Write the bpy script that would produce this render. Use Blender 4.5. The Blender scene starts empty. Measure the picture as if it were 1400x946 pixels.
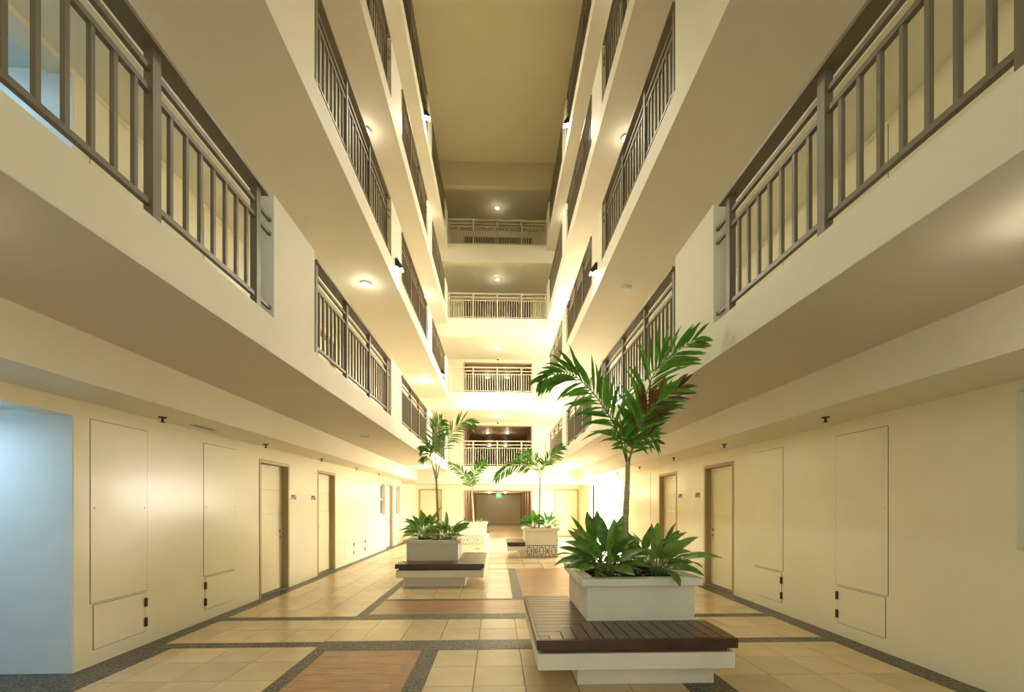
import bpy, bmesh, math, random
from mathutils import Vector, Matrix

# ------------------------------------------------------------------ camera, world, exposure
scene = bpy.context.scene
col = scene.collection
FPX = 600.0
cam_d = bpy.data.cameras.new('camera')
cam = bpy.data.objects.new('camera', cam_d); col.objects.link(cam)
cam_d.sensor_width = 36.0
cam_d.lens = FPX / 1400.0 * 36.0
cam_d.shift_y = (690 - 473) / 1400.0
cam_d.clip_start = 0.05
cam.location = (0, 0, 1.45)
cam.rotation_euler = (math.radians(90), 0, -math.atan(20 / FPX))
scene.camera = cam
w = bpy.data.worlds.new('world'); scene.world = w; w.use_nodes = True
bg = w.node_tree.nodes['Background']
bg.inputs[0].default_value = (0.90, 0.98, 0.90, 1); bg.inputs[1].default_value = 0.75
vs = scene.view_settings
vs.view_transform = 'Standard'; vs.look = 'None'; vs.gamma = 1.0; vs.use_curve_mapping = False
vs.exposure = 0.90
scene.cycles.use_denoising = True
scene.cycles.max_bounces = 10
scene.cycles.diffuse_bounces = 6
scene.cycles.sample_clamp_indirect = 6.0

WARM = (1.0, 0.94, 0.74)
P_GALLERY = (0.9, 2.6, 7.0)      # gallery ceiling lamps, near to far
P_BRIDGE = (7.0, 7.0, 6.0, 4.0, 3.0)
P_CORR = (24.0, 5.0, 4.0, 4.0, 4.0)
P_FLOOD = dict(mid=105.0, far=150.0, top=240.0)
P_LOBBY = (720.0, 150.0, 100.0)
P_COOL = 8.0

# ------------------------------------------------------------------ dimensions (metres)
XL, XR = -3.65, 3.80          # ground floor walls
XE = 1.90                     # gallery edge (plus and minus)
FF = 2.845                    # floor to floor
ZS, ZF, ZC = 2.73, 2.93, 3.04 # slab underside, floor, kerb top of the second floor
ZB = 2.36                     # beam underside
YN, YBR, YBK, YEND = -3.0, 16.9, 19.9, 33.5
ZROOF = 14.70
BAYS = [(0.50, 3.80), (4.63, 7.93), (8.76, 12.06), (12.80, 16.10)]

# ------------------------------------------------------------------ materials
def mat(name, colour, rough=0.5, noise=0.0, scale=6.0, bump=0.0, metal=0.0, rnd=0.0, stretch=None, spec=0.5, coat=0.0):
    m = bpy.data.materials.new(name); m.use_nodes = True
    nt = m.node_tree; b = nt.nodes['Principled BSDF']
    b.inputs['Roughness'].default_value = rough; b.inputs['Metallic'].default_value = metal
    b.inputs['Specular IOR Level'].default_value = spec
    if coat: b.inputs['Coat Weight'].default_value = coat; b.inputs['Coat Roughness'].default_value = 0.15
    c = nt.nodes.new('ShaderNodeRGB'); c.outputs[0].default_value = (*colour, 1)
    out = c.outputs[0]
    tc = nt.nodes.new('ShaderNodeTexCoord'); src = tc.outputs['Object']
    if stretch:
        mp = nt.nodes.new('ShaderNodeMapping'); mp.inputs['Scale'].default_value = stretch
        nt.links.new(src, mp.inputs[0]); src = mp.outputs[0]
    if noise or bump:
        n = nt.nodes.new('ShaderNodeTexNoise'); n.inputs['Scale'].default_value = scale
        n.inputs['Detail'].default_value = 5; nt.links.new(src, n.inputs['Vector'])
        if noise:
            mr = nt.nodes.new('ShaderNodeMapRange')
            mr.inputs['From Min'].default_value = .3; mr.inputs['From Max'].default_value = .7
            mr.inputs['To Min'].default_value = 1 - noise; mr.inputs['To Max'].default_value = 1 + noise
            nt.links.new(n.outputs['Fac'], mr.inputs['Value'])
            mx = nt.nodes.new('ShaderNodeVectorMath'); mx.operation = 'SCALE'
            nt.links.new(out, mx.inputs[0]); nt.links.new(mr.outputs[0], mx.inputs['Scale']); out = mx.outputs[0]
        if bump:
            bp = nt.nodes.new('ShaderNodeBump'); bp.inputs['Strength'].default_value = bump; bp.inputs['Distance'].default_value = 0.01
            nt.links.new(n.outputs['Fac'], bp.inputs['Height']); nt.links.new(bp.outputs[0], b.inputs['Normal'])
    if rnd:
        oi = nt.nodes.new('ShaderNodeObjectInfo')
        mr = nt.nodes.new('ShaderNodeMapRange'); mr.inputs['To Min'].default_value = 1 - rnd; mr.inputs['To Max'].default_value = 1 + rnd
        nt.links.new(oi.outputs['Random'], mr.inputs['Value'])
        mx = nt.nodes.new('ShaderNodeVectorMath'); mx.operation = 'SCALE'
        nt.links.new(out, mx.inputs[0]); nt.links.new(mr.outputs[0], mx.inputs['Scale']); out = mx.outputs[0]
    nt.links.new(out, b.inputs['Base Color'])
    return m

def terrazzo(name):
    m = bpy.data.materials.new(name); m.use_nodes = True; nt = m.node_tree; b = nt.nodes['Principled BSDF']
    tc = nt.nodes.new('ShaderNodeTexCoord')
    v = nt.nodes.new('ShaderNodeTexVoronoi'); v.inputs['Scale'].default_value = 90
    nt.links.new(tc.outputs['Object'], v.inputs['Vector'])
    r = nt.nodes.new('ShaderNodeValToRGB')
    r.color_ramp.elements[0].color = (0.030, 0.027, 0.017, 1); r.color_ramp.elements[0].position = 0.25
    r.color_ramp.elements[1].color = (0.23, 0.20, 0.125, 1); r.color_ramp.elements[1].position = 0.95
    sp = nt.nodes.new('ShaderNodeSeparateColor'); nt.links.new(v.outputs['Color'], sp.inputs[0])
    nt.links.new(sp.outputs[0], r.inputs[0]); nt.links.new(r.outputs[0], b.inputs['Base Color'])
    b.inputs['Roughness'].default_value = 0.45
    return m

def leafmat(name, c1, c2, rough=0.38):
    m = bpy.data.materials.new(name); m.use_nodes = True; nt = m.node_tree; b = nt.nodes['Principled BSDF']
    tc = nt.nodes.new('ShaderNodeTexCoord'); n = nt.nodes.new('ShaderNodeTexNoise'); n.inputs['Scale'].default_value = 18
    nt.links.new(tc.outputs['Object'], n.inputs['Vector'])
    oi = nt.nodes.new('ShaderNodeObjectInfo')
    ad = nt.nodes.new('ShaderNodeMath'); ad.operation = 'ADD'
    mu = nt.nodes.new('ShaderNodeMath'); mu.operation = 'MULTIPLY'; mu.inputs[1].default_value = 0.55
    nt.links.new(oi.outputs['Random'], mu.inputs[0]); nt.links.new(mu.outputs[0], ad.inputs[0]); nt.links.new(n.outputs['Fac'], ad.inputs[1])
    r = nt.nodes.new('ShaderNodeValToRGB'); r.color_ramp.elements[0].color = (*c1, 1); r.color_ramp.elements[1].color = (*c2, 1)
    r.color_ramp.elements[0].position = .35; r.color_ramp.elements[1].position = 1.0
    nt.links.new(ad.outputs[0], r.inputs[0]); nt.links.new(r.outputs[0], b.inputs['Base Color'])
    b.inputs['Roughness'].default_value = rough
    tr = nt.nodes.new('ShaderNodeBsdfTranslucent'); nt.links.new(r.outputs[0], tr.inputs[0])
    ms = nt.nodes.new('ShaderNodeMixShader'); ms.inputs[0].default_value = .3
    nt.links.new(b.outputs[0], ms.inputs[1]); nt.links.new(tr.outputs[0], ms.inputs[2])
    nt.links.new(ms.outputs[0], nt.nodes['Material Output'].inputs[0])
    return m

def emit(name, colour, strength):
    m = bpy.data.materials.new(name); m.use_nodes = True; b = m.node_tree.nodes['Principled BSDF']
    b.inputs['Base Color'].default_value = (*colour, 1)
    b.inputs['Emission Color'].default_value = (*colour, 1); b.inputs['Emission Strength'].default_value = strength
    return m

M = dict(
    wall=mat('cream_gloss_paint', (0.84, 0.79, 0.58), 0.24, noise=0.03, scale=1.5),
    paint=mat('ivory_paint', (0.84, 0.80, 0.645), 0.55, noise=0.025, scale=1.2),
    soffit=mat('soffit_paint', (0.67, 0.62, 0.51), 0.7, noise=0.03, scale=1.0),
    roof=mat('roof_ceiling_paint', (0.76, 0.69, 0.47), 0.8, noise=0.03, scale=0.6),
    white=mat('white_lobby_paint', (0.86, 0.86, 0.84), 0.6, noise=0.01),
    pale=mat('passage_paint', (0.72, 0.80, 0.82), 0.6, noise=0.02),
    gap=mat('dark_joint', (0.10, 0.08, 0.04), 0.8, noise=0.1),
    rail=mat('taupe_metal', (0.185, 0.152, 0.095), 0.38, noise=0.05, scale=3),
    creamrail=mat('cream_metal', (0.60, 0.54, 0.38), 0.4, noise=0.04, scale=3),
    tile=mat('beige_floor_tile', (0.62, 0.48, 0.275), 0.26, noise=0.07, scale=3, rnd=0.07),
    woodtile=mat('wood_look_tile', (0.40, 0.225, 0.110), 0.30, noise=0.42, scale=3.5, rnd=0.08, stretch=(1.0, 11.0, 1.0)),
    grout=mat('grout', (0.20, 0.14, 0.07), 0.9, noise=0.1),
    terrazzo=terrazzo('dark_terrazzo'),
    granite=mat('grey_granite', (0.17, 0.15, 0.115), 0.5, noise=0.25, scale=60),
    jamb=mat('tan_jamb_paint', (0.43, 0.33, 0.145), 0.45, noise=0.04),
    leafdoor=mat('door_paint', (0.82, 0.74, 0.49), 0.35, noise=0.02),
    doorwhite=mat('white_door_paint', (0.80, 0.82, 0.80), 0.4, noise=0.02),
    steel=mat('satin_steel', (0.45, 0.42, 0.36), 0.3, metal=0.9, noise=0.05),
    brass=mat('dark_hinge_metal', (0.06, 0.045, 0.02), 0.5, metal=0.4, noise=0.1),
    black=mat('black_plastic', (0.018, 0.017, 0.015), 0.45, noise=0.1),
    soil=mat('potting_soil', (0.045, 0.026, 0.014), 0.95, noise=0.4, scale=40, bump=0.6),
    bark=mat('fallen_leaf', (0.42, 0.20, 0.03), 0.8, noise=0.2),
    concrete=mat('painted_plinth', (0.87, 0.82, 0.67), 0.6, noise=0.04, scale=4),
    seat=mat('dark_hardwood', (0.090, 0.043, 0.024), 0.30, noise=0.30, scale=6, rnd=0.15, stretch=(1.0, 1.0, 1.0)),
    inlay=mat('brown_inlay', (0.10, 0.06, 0.025), 0.6, noise=0.1),
    inlaylit=mat('overexposed_inlay', (0.25, 0.23, 0.19), 0.6, noise=0.1),  # brown inlay paled in its colour to stand for overexposure on the far planter
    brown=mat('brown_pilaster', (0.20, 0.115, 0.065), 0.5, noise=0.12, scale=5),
    frame=mat('pale_wood_frame', (0.46, 0.34, 0.20), 0.5, noise=0.06),
    glass=mat('window_glass', (0.10, 0.13, 0.13), 0.15, noise=0.05, spec=0.3),
    paleglass=mat('frosted_glass', (0.78, 0.84, 0.84), 0.25, noise=0.03),
    alu=mat('white_aluminium', (0.62, 0.64, 0.62), 0.4, noise=0.02),
    sign=mat('grey_sign_plate', (0.24, 0.23, 0.19), 0.4, noise=0.08),
    signd=mat('dark_sign_print', (0.05, 0.05, 0.045), 0.5, noise=0.1),
    trunk=mat('palm_trunk', (0.48, 0.42, 0.27), 0.75, noise=0.25, scale=14, stretch=(1, 1, 5)),
    leaf=leafmat('broad_leaf', (0.04, 0.15, 0.018), (0.26, 0.43, 0.09)),
    leafb=leafmat('bright_broad_leaf', (0.03, 0.15, 0.01), (0.14, 0.36, 0.05)),
    palm=leafmat('palm_leaflet', (0.03, 0.15, 0.010), (0.15, 0.36, 0.04)),
    palmb=leafmat('bright_palm_leaflet', (0.025, 0.13, 0.008), (0.10, 0.28, 0.03)),
    dry=leafmat('dry_palm_leaflet', (0.09, 0.035, 0.012), (0.19, 0.10, 0.03)),
    petiole=mat('petiole_green', (0.16, 0.24, 0.05), 0.5, noise=0.1),
    lamp=emit('lamp_diffuser', (1.0, 0.92, 0.74), 14.0),
    flood=emit('flood_lens', (1.0, 0.96, 0.86), 20.0),
    panel=emit('lobby_light_panel', (1.0, 0.98, 0.95), 14.0),
    tube=emit('cool_tube', (0.62, 0.85, 1.0), 9.0),
    exitg=emit('exit_sign_green', (0.02, 0.55, 0.14), 1.6),
    exitw=emit('exit_sign_white', (0.7, 1.0, 0.75), 1.8),
)

# ------------------------------------------------------------------ mesh helpers
class MB:
    def __init__(s): s.v = []; s.f = []
    def box(s, x0, x1, y0, y1, z0, z1):
        n = len(s.v)
        s.v += [(x0, y0, z0), (x1, y0, z0), (x1, y1, z0), (x0, y1, z0), (x0, y0, z1), (x1, y0, z1), (x1, y1, z1), (x0, y1, z1)]
        s.f += [tuple(n + i for i in q) for q in ((0, 3, 2, 1), (4, 5, 6, 7), (0, 1, 5, 4), (1, 2, 6, 5), (2, 3, 7, 6), (3, 0, 4, 7))]
        return s
    def prism(s, poly, z0, z1):       # poly: counter-clockwise (x, y)
        n = len(s.v); k = len(poly)
        s.v += [(x, y, z0) for x, y in poly] + [(x, y, z1) for x, y in poly]
        s.f.append(tuple(n + i for i in reversed(range(k)))); s.f.append(tuple(n + k + i for i in range(k)))
        for i in range(k):
            j = (i + 1) % k; s.f.append((n + i, n + j, n + k + j, n + k + i))
        return s
    def lathe(s, prof, c=(0, 0, 0), seg=16, axis='Z'):
        n = len(s.v); m = len(prof)
        for r, h in prof:
            for i in range(seg):
                a = 2 * math.pi * i / seg; p = (r * math.cos(a), r * math.sin(a), h)
                if axis == 'X': p = (h, p[0], p[1])
                if axis == 'Y': p = (p[0], h, p[1])
                s.v.append((c[0] + p[0], c[1] + p[1], c[2] + p[2]))
        for j in range(m - 1):
            for i in range(seg):
                k = (i + 1) % seg
                s.f.append((n + j * seg + i, n + j * seg + k, n + (j + 1) * seg + k, n + (j + 1) * seg + i))
        s.f.append(tuple(n + i for i in reversed(range(seg)))); s.f.append(tuple(n + (m - 1) * seg + i for i in range(seg)))
        return s
    def tube(s, pts, rad, seg=6):
        pts = [Vector(p) for p in pts]; n = len(s.v)
        rad = rad if isinstance(rad, (list, tuple)) else [rad] * len(pts)
        for i, p in enumerate(pts):
            t = (pts[min(i + 1, len(pts) - 1)] - pts[max(i - 1, 0)]).normalized()
            a = t.cross(Vector((0.31, 0.95, 0.05))).normalized(); b = t.cross(a).normalized()
            for q in range(seg):
                an = 2 * math.pi * q / seg
                s.v.append(tuple(p + (a * math.cos(an) + b * math.sin(an)) * rad[i]))
        for j in range(len(pts) - 1):
            for q in range(seg):
                k = (q + 1) % seg
                s.f.append((n + j * seg + q, n + j * seg + k, n + (j + 1) * seg + k, n + (j + 1) * seg + q))
        s.f.append(tuple(n + i for i in reversed(range(seg)))); s.f.append(tuple(n + (len(pts) - 1) * seg + i for i in range(seg)))
        return s
    def mesh(s, name, material, smooth=False):
        me = bpy.data.meshes.new(name); me.from_pydata(s.v, [], s.f); me.update()
        me.materials.append(M[material])
        bm = bmesh.new(); bm.from_mesh(me); bmesh.ops.recalc_face_normals(bm, faces=bm.faces); bm.to_mesh(me); bm.free()
        if smooth:
            for p in me.polygons: p.use_smooth = True
        return me
    def build(s, name, material, parent=None, loc=(0, 0, 0), smooth=False, bevel=0.0):
        o = link(name, s.mesh(name, material, smooth), parent, loc)
        if bevel:
            b = o.modifiers.new('bevel', 'BEVEL'); b.width = bevel; b.segments = 2; b.limit_method = 'ANGLE'
        return o

def link(name, data, parent=None, loc=(0, 0, 0), rotz=0.0):
    o = bpy.data.objects.new(name, data); col.objects.link(o); o.location = loc; o.rotation_euler = (0, 0, rotz)
    if parent: o.parent = parent
    return o
def tag(o, label, cat=None, group=None, kind=None):
    if label: o['label'] = label
    if cat: o['category'] = cat
    if group: o['group'] = group
    if kind: o['kind'] = kind
    return o
def thing(name, label, cat, loc=(0, 0, 0), rotz=0.0, group=None, kind=None):
    return tag(link(name, None, None, loc, rotz), label, cat, group, kind)
def box(x0, x1, y0, y1, z0, z1): return MB().box(x0, x1, y0, y1, z0, z1)
def struct(name, mb, m, label, **k): return tag(mb.build(name, m, **k), label, None, None, 'structure')
def copy_tree(o, parent=None):
    c = o.copy(); col.objects.link(c); c.parent = parent
    for ch in o.children: copy_tree(ch, c)
    return c
def light(kind, name, parent, loc, energy, colour, size=0.1, rot=None, spot=None, blend=0.6, shape=None, sy=None):
    d = bpy.data.lights.new(name, kind); d.energy = energy; d.color = colour
    if kind == 'AREA':
        d.size = size
        if sy: d.shape = 'RECTANGLE'; d.size_y = sy
    else: d.shadow_soft_size = size
    if kind == 'SPOT': d.spot_size = spot; d.spot_blend = blend
    o = link(name, d, parent, loc)
    if rot is not None: o.rotation_euler = rot
    return o
def grid_wall(axis, a0, a1, u0, u1, z0, z1, holes):
    """slab between a0 and a1 on its axis, spanning u and z, with rectangular holes (u0,u1,z0,z1)"""
    us = sorted({u0, u1, *[h[0] for h in holes], *[h[1] for h in holes]}); zs = sorted({z0, z1, *[h[2] for h in holes], *[h[3] for h in holes]})
    us = [u for u in us if u0 <= u <= u1]; zs = [z for z in zs if z0 <= z <= z1]
    mb = MB()
    for i in range(len(us) - 1):
        j0 = None
        for j in range(len(zs)):
            solid = False
            if j < len(zs) - 1:
                uc, zc = (us[i] + us[i + 1]) / 2, (zs[j] + zs[j + 1]) / 2
                solid = not any(h[0] < uc < h[1] and h[2] < zc < h[3] for h in holes)
            if solid and j0 is None: j0 = j
            if not solid and j0 is not None:
                if axis == 'X': mb.box(a0, a1, us[i], us[i + 1], zs[j0], zs[j])
                else: mb.box(us[i], us[i + 1], a0, a1, zs[j0], zs[j])
                j0 = None
    return mb

# ------------------------------------------------------------------ floor
floor = struct('floor', box(XL - 0.1, XR + 0.1, YN, YBK, -0.12, -0.012), 'grout', 'tiled atrium floor with dark terrazzo bands')
rects = []        # (x0,x1,y0,y1, kind)
bands = [
    (XL, -3.29, YN, 4.54), (XL, -3.46, 4.54, YBK), (3.56, XR, YN, YBK),
    (-3.29, -1.83, 4.54, 4.70), (-1.83, 1.87, 4.40, 4.72), (1.87, 3.56, 4.54, 4.70), (-3.46, -3.29, 4.54, 4.70),
    (-3.46, -1.83, 5.59, 5.755), (-1.83, 1.87, 5.58, 5.86), (1.87, 3.56, 5.59, 5.755),
    (-1.83, -1.70, YN, 4.40), (-0.75, -0.59, YN, 4.40), (1.50, 1.87, YN, 4.40),
    (-1.83, -1.70, 5.86, 9.98), (-1.70, 0.40, 6.68, 6.79), (0.24, 0.40, 6.79, 9.86), (-1.70, 0.40, 9.86, 9.98),
    (1.70, 1.83, 5.86, 9.98),
    (-3.46, 3.56, 10.80, 10.90), (-3.46, 3.56, 11.88, 12.00), (-1.83, -1.70, 12.0, 17.0), (1.70, 1.83, 12.0, 17.0),
    (-3.46, 3.56, 14.20, 14.29), (-3.46, 3.56, 17.0, 17.12),
]
def fit(u0, u1, anchor, size):
    """joint positions between u0 and u1 on a lattice through anchor"""
    k = math.ceil((u0 - anchor) / size - 1e-6); r = [u0]
    x = anchor + k * size
    while x < u1 - 1e-6:
        if x > u0 + 0.06 and u1 - x > 0.06: r.append(x)
        x += size
    return r + [u1]
tile_rects, plank_rects = [], []
def tiles(x0, x1, y0, y1, ax=-0.195, ay=None):
    ay = y1 if ay is None else ay
    xs = fit(x0, x1, ax, 0.418); ys = fit(y0, y1, ay, 0.431)
    for i in range(len(xs) - 1):
        for j in range(len(ys) - 1): tile_rects.append((xs[i], xs[i + 1], ys[j], ys[j + 1]))
def planks(x0, x1, y0, y1, long=0.84, wide=0.14):
    ys = fit(y0, y1, y0, wide)
    for j in range(len(ys) - 1):
        xs = fit(x0, x1, x0 + (j % 3) * long / 3 - long, long)
        for i in range(len(xs) - 1): plank_rects.append((xs[i], xs[i + 1], ys[j], ys[j + 1]))
YT = 1.4                                    # nearest row worth cutting (just outside the frame)
tiles(-3.29, -1.83, YT, 4.54, ax=-2.257, ay=3.684); planks(-1.70, -0.75, YT, 4.40)
tiles(-0.59, 1.50, YT, 4.40, ay=4.376); tiles(1.87, 3.56, YT, 4.54, ax=2.315, ay=4.10)
tiles(-3.46, -1.83, 4.70, 5.59, ax=-0.20); tiles(-1.83, 1.87, 4.72, 5.58, ax=-0.20); tiles(1.87, 3.56, 4.70, 5.59, ax=-0.20)
tiles(-3.46, -1.83, 5.755, 10.80, ay=5.755); planks(-1.70, 1.70, 5.86, 6.68)
tiles(-1.70, 0.24, 6.79, 9.86, ax=0.24); planks(0.40, 1.70, 6.68, 9.98); tiles(1.87, 3.56, 5.755, 10.80, ax=1.87, ay=5.755)
tiles(1.83, 1.87, 5.86, 10.80); tiles(-1.83, 1.83, 9.98, 10.80)
tiles(-3.46, 3.56, 10.90, 11.88)
tiles(-3.46, -1.83, 12.0, 14.20); tiles(-1.70, 1.70, 12.0, 14.20); tiles(1.83, 3.56, 12.0, 14.20)
tiles(-3.46, -1.83, 14.29, 17.0); tiles(-1.70, 1.70, 14.29, 17.0); tiles(1.83, 3.56, 14.29, 17.0)
tiles(-3.46, 3.56, 17.12, YBK); tiles(-3.29, 3.56, YN, YT)
for (a, b, c, d) in bands:
    box(a + .001, b - .001, c + .001, d - .001, -0.03, 0.0).build('terrazzo_band', 'terrazzo', floor)
def floor_pieces(rects, name, m, limit):
    rects = sorted(rects, key=lambda r: (r[3] < YT + .01, r[2]))
    cache = {}; rest = MB(); far = 0
    for i, (a, b, c, d) in enumerate(rects):
        g = 0.003 if m == 'tile' else 0.001
        if b - a < .02 or d - c < .02: continue
        if i < limit and d > YT + .01:
            key = (round(b - a, 3), round(d - c, 3))
            if key not in cache:
                hx, hy = key[0] / 2 - g, key[1] / 2 - g
                cache[key] = box(-hx, hx, -hy, hy, -0.012, 0.0).mesh(name, m)
            link(name, cache[key], floor, ((a + b) / 2, (c + d) / 2, 0))
        else: rest.box(a + g, b - g, c + g, d - g, -0.012, 0.0); far += 1
    if far: tag(rest.build(name + '_field', m, floor), None, kind='stuff')
floor_pieces(tile_rects, 'floor_tile', 'tile', 300)
floor_pieces(plank_rects, 'wood_plank_tile', 'woodtile', 300)
MB().lathe([(.11, 0.0), (.11, .012), (.09, .016)], seg=14).build('floor_drain', 'granite', floor, (-0.62, 14.6, 0.001))

# ------------------------------------------------------------------ side walls
L_DOORS = [(6.85, 7.83), (9.03, 10.02)]
R_DOORS = [(6.93, 7.95), (9.17, 10.21)]
DH = 2.16
PASS = (1.9, 3.905)
holesL, holesR = [], []
for k in range(5):
    z = 0.0 if k == 0 else ZF + FF * (k - 1)
    if k < 4:
        for (a, b) in L_DOORS: holesL.append((a, b, z, z + DH))
        for (a, b) in R_DOORS: holesR.append((a, b, z, z + DH))
    if k < 2: holesL.append((*PASS, z, z + 2.22))
    if k < 3: holesR.append((13.2, 18.0, z, z + 2.25))
holesL += [(14.50, 15.45, 0, 2.16), (13.82, 14.40, 1.12, 2.12), (16.0, 16.6, 1.07, 2.15)]
holesR += [(1.55, 3.09, 1.12, 2.28)]
wall_left = struct('wall_left', grid_wall('X', XL - 0.2, XL, YN, YBK, -0.1, ZROOF, holesL), 'wall', 'cream painted wall with doors, access panels and a blue-lit side passage')
wall_right = struct('wall_right', grid_wall('X', XR, XR + 0.2, YN, YBK, -0.1, ZROOF, holesR), 'wall', 'cream painted wall with doors, access panels and a recessed window')

def access_panel(wall, X, s, y0, y1, z, hinge_y, upper=True, low_w=None):
    """flush access panel and the hinged hatch under it; s points into the room"""
    def plate(name, a, b, c, d):
        g = 0.005
        f = lambda t: (min(X, X + s * t), max(X, X + s * t))
        p = box(*f(0.004), a + g, b - g, c + g, d - g).build(name, 'wall', wall)
        box(*f(0.0015), a, b, c, d).build('joint', 'gap', p)
        return p
    if upper:
        up = plate('access_panel', y0, y1, z + 0.557, z + 2.22)
        for yy in (y0 + .04, y1 - .04):
            MB().lathe([(.006, 0), (.006, .002)], seg=8, axis='X').build('screw', 'brass', up, (X + s * .004, yy, z + 1.42))
    low = plate('access_hatch', y0 + .03, y1 - .03, z + 0.135, z + 0.545)
    hy = y0 + .03 if hinge_y == 0 else y1 - .03
    for (a, b) in ((.395, .485), (.19, .28)):
        box(min(X, X + s * .018), max(X, X + s * .018), hy - .014, hy + .014, z + a, z + b).build('hinge', 'brass', low)
for k in (0, 1):
    z = 0 if k == 0 else ZF
    access_panel(wall_left, XL, 1, 4.055, 4.703, z, 1); access_panel(wall_left, XL, 1, 5.575, 6.246, z, 0)
    access_panel(wall_right, XR, -1, 4.142, 4.809, z, 1); access_panel(wall_right, XR, -1, 5.714, 6.382, z, 0)
access_panel(wall_left, XL, 1, 10.61, 11.30, 0, 1, False); access_panel(wall_left, XL, 1, 12.19, 12.91, 0, 0)
access_panel(wall_right, XR, -1, 10.77, 11.44, 0, 1)

DN = [0]
def door(axis_x, s, y0, y1, z, label, hinge=0, m='leafdoor'):
    """door in a wall at x = axis_x; s = +1 when the room lies towards +x"""
    DN[0] += 1
    d = tag(link('door_%d' % DN[0], None, None, (axis_x, (y0 + y1) / 2, z)), label, None, None, 'structure')
    h = (y1 - y0) / 2; X = lambda a, b: (min(s * a, s * b), max(s * a, s * b))
    e = 0.001
    fr = MB().box(*X(-.19, .006), -h + e, -h + .055, 0, DH - e).box(*X(-.19, .006), h - .055, h - e, 0, DH - e).box(*X(-.19, .006), -h + .055, h - .055, DH - .055, DH - e)
    fr.build('door_frame', 'jamb', d)
    lf = MB()
    for a, b in ((.025, 1.30), (1.304, 1.69), (1.694, DH - .06)): lf.box(*X(-.15, -.10), -h + .058, h - .058, a, b)
    leaf = lf.build('door_leaf', m, d)
    hy = (h - .13) * (1 if hinge == 0 else -1)
    hd = MB().lathe([(.026, 0), (.026, .012)] if s > 0 else [(.026, -.012), (.026, 0)], (s * -.10, hy, 1.0), 12, 'X')
    hd.tube([(s * -.10, hy, 1.0), (s * -.05, hy, 1.0), (s * -.045, hy - .11 * (1 if hinge == 0 else -1), 1.0)], .009, 8)
    hd.lathe([(.022, 0), (.022, .012)] if s > 0 else [(.022, -.012), (.022, 0)], (s * -.10, hy, .90), 12, 'X')
    hd.build('door_handle', 'steel', leaf)
    box(*X(-.19, .0), -h + .056, h - .056, 0, .02).build('threshold', 'granite', d)
    return d
STOREY = ['ground floor', 'second floor', 'third floor', 'fourth floor']
for k in range(4):
    z = 0.0 if k == 0 else ZF + FF * (k - 1)
    for i, (a, b) in enumerate(L_DOORS):
        door(XL, 1, a, b, z, 'cream door on the %s, side passage wall, %s' % (STOREY[k], ['next to the narrow access panel', 'farther from the access panels'][i]), 0 if i == 0 else 1)
    for i, (a, b) in enumerate(R_DOORS):
        door(XR, -1, a, b, z, 'cream door on the %s, window wall, %s' % (STOREY[k], ['next to the narrow access panel', 'farther from the access panels'][i]), 0 if i == 0 else 1)
door(XL, 1, 14.50, 15.45, 0, 'white door between two narrow windows on the ground floor', 0, 'doorwhite')

def window(n, X, s, y0, y1, z0, z1, label, bars, g):
    wd = tag(link('window_%d' % n, None, None, (X, (y0 + y1) / 2, z0)), label, None, None, 'structure')
    h = (y1 - y0) / 2 - .001; t = z1 - z0 - .001; XX = lambda a, b: (min(s * a, s * b), max(s * a, s * b))
    MB().box(*XX(-.14, -.08), -h, -h + .05, 0.001, t).box(*XX(-.14, -.08), h - .05, h, 0.001, t).box(*XX(-.14, -.08), -h + .05, h - .05, 0.001, .05).box(*XX(-.14, -.08), -h + .05, h - .05, t - .05, t).build('window_frame', 'alu', wd)
    zs = [.05] + [b for b in bars] + [t - .05]
    for b in bars: box(*XX(-.14, -.08), -h + .05, h - .05, b - .025, b + .025).build('glazing_bar', 'alu', wd)
    for i in range(len(zs) - 1):
        box(*XX(-.118, -.108), -h + .05, h - .05, zs[i] + (.025 if i else 0), zs[i + 1] - (.025 if i < len(zs) - 2 else 0)).build('pane', g, wd)
    return wd
window(1, XL, 1, 13.82, 14.40, 1.12, 2.12, 'narrow two-pane window beside the white door', [.5], 'glass')
window(2, XL, 1, 16.0, 16.6, 1.07, 2.15, 'narrow single-pane window at the far end of the wall', [], 'glass')
window(3, XR, -1, 1.55, 3.09, 1.12, 2.28, 'recessed window with frosted panes in the near wall', [.56], 'paleglass')

def room_sign(X, s, y, z, label):
    t = thing('room_sign', label, 'sign', (X, y, z), 0, 'room number signs')
    f = lambda a, b: (min(s * a, s * b), max(s * a, s * b))
    box(*f(0, .008), -.09, .09, 0, .085).build('plate', 'sign', t)
    mb = MB().box(*f(.008, .0095), -.075, .01, .045, .075)
    for q in range(3): mb.box(*f(.008, .0095), .02 + q * .02, .033 + q * .02, .012, .035)
    mb.build('print', 'signd', t)
room_sign(XL, 1, 7.99, 1.545, 'small grey room sign beside the door near the narrow access panel, side passage wall')
room_sign(XL, 1, 8.83, 1.545, 'small grey room sign beside the farther door, side passage wall')
room_sign(XR, -1, 8.20, 1.59, 'small grey room sign beside the door near the narrow access panel, window wall')
room_sign(XR, -1, 9.00, 1.59, 'small grey room sign beside the farther door, window wall')

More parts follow.
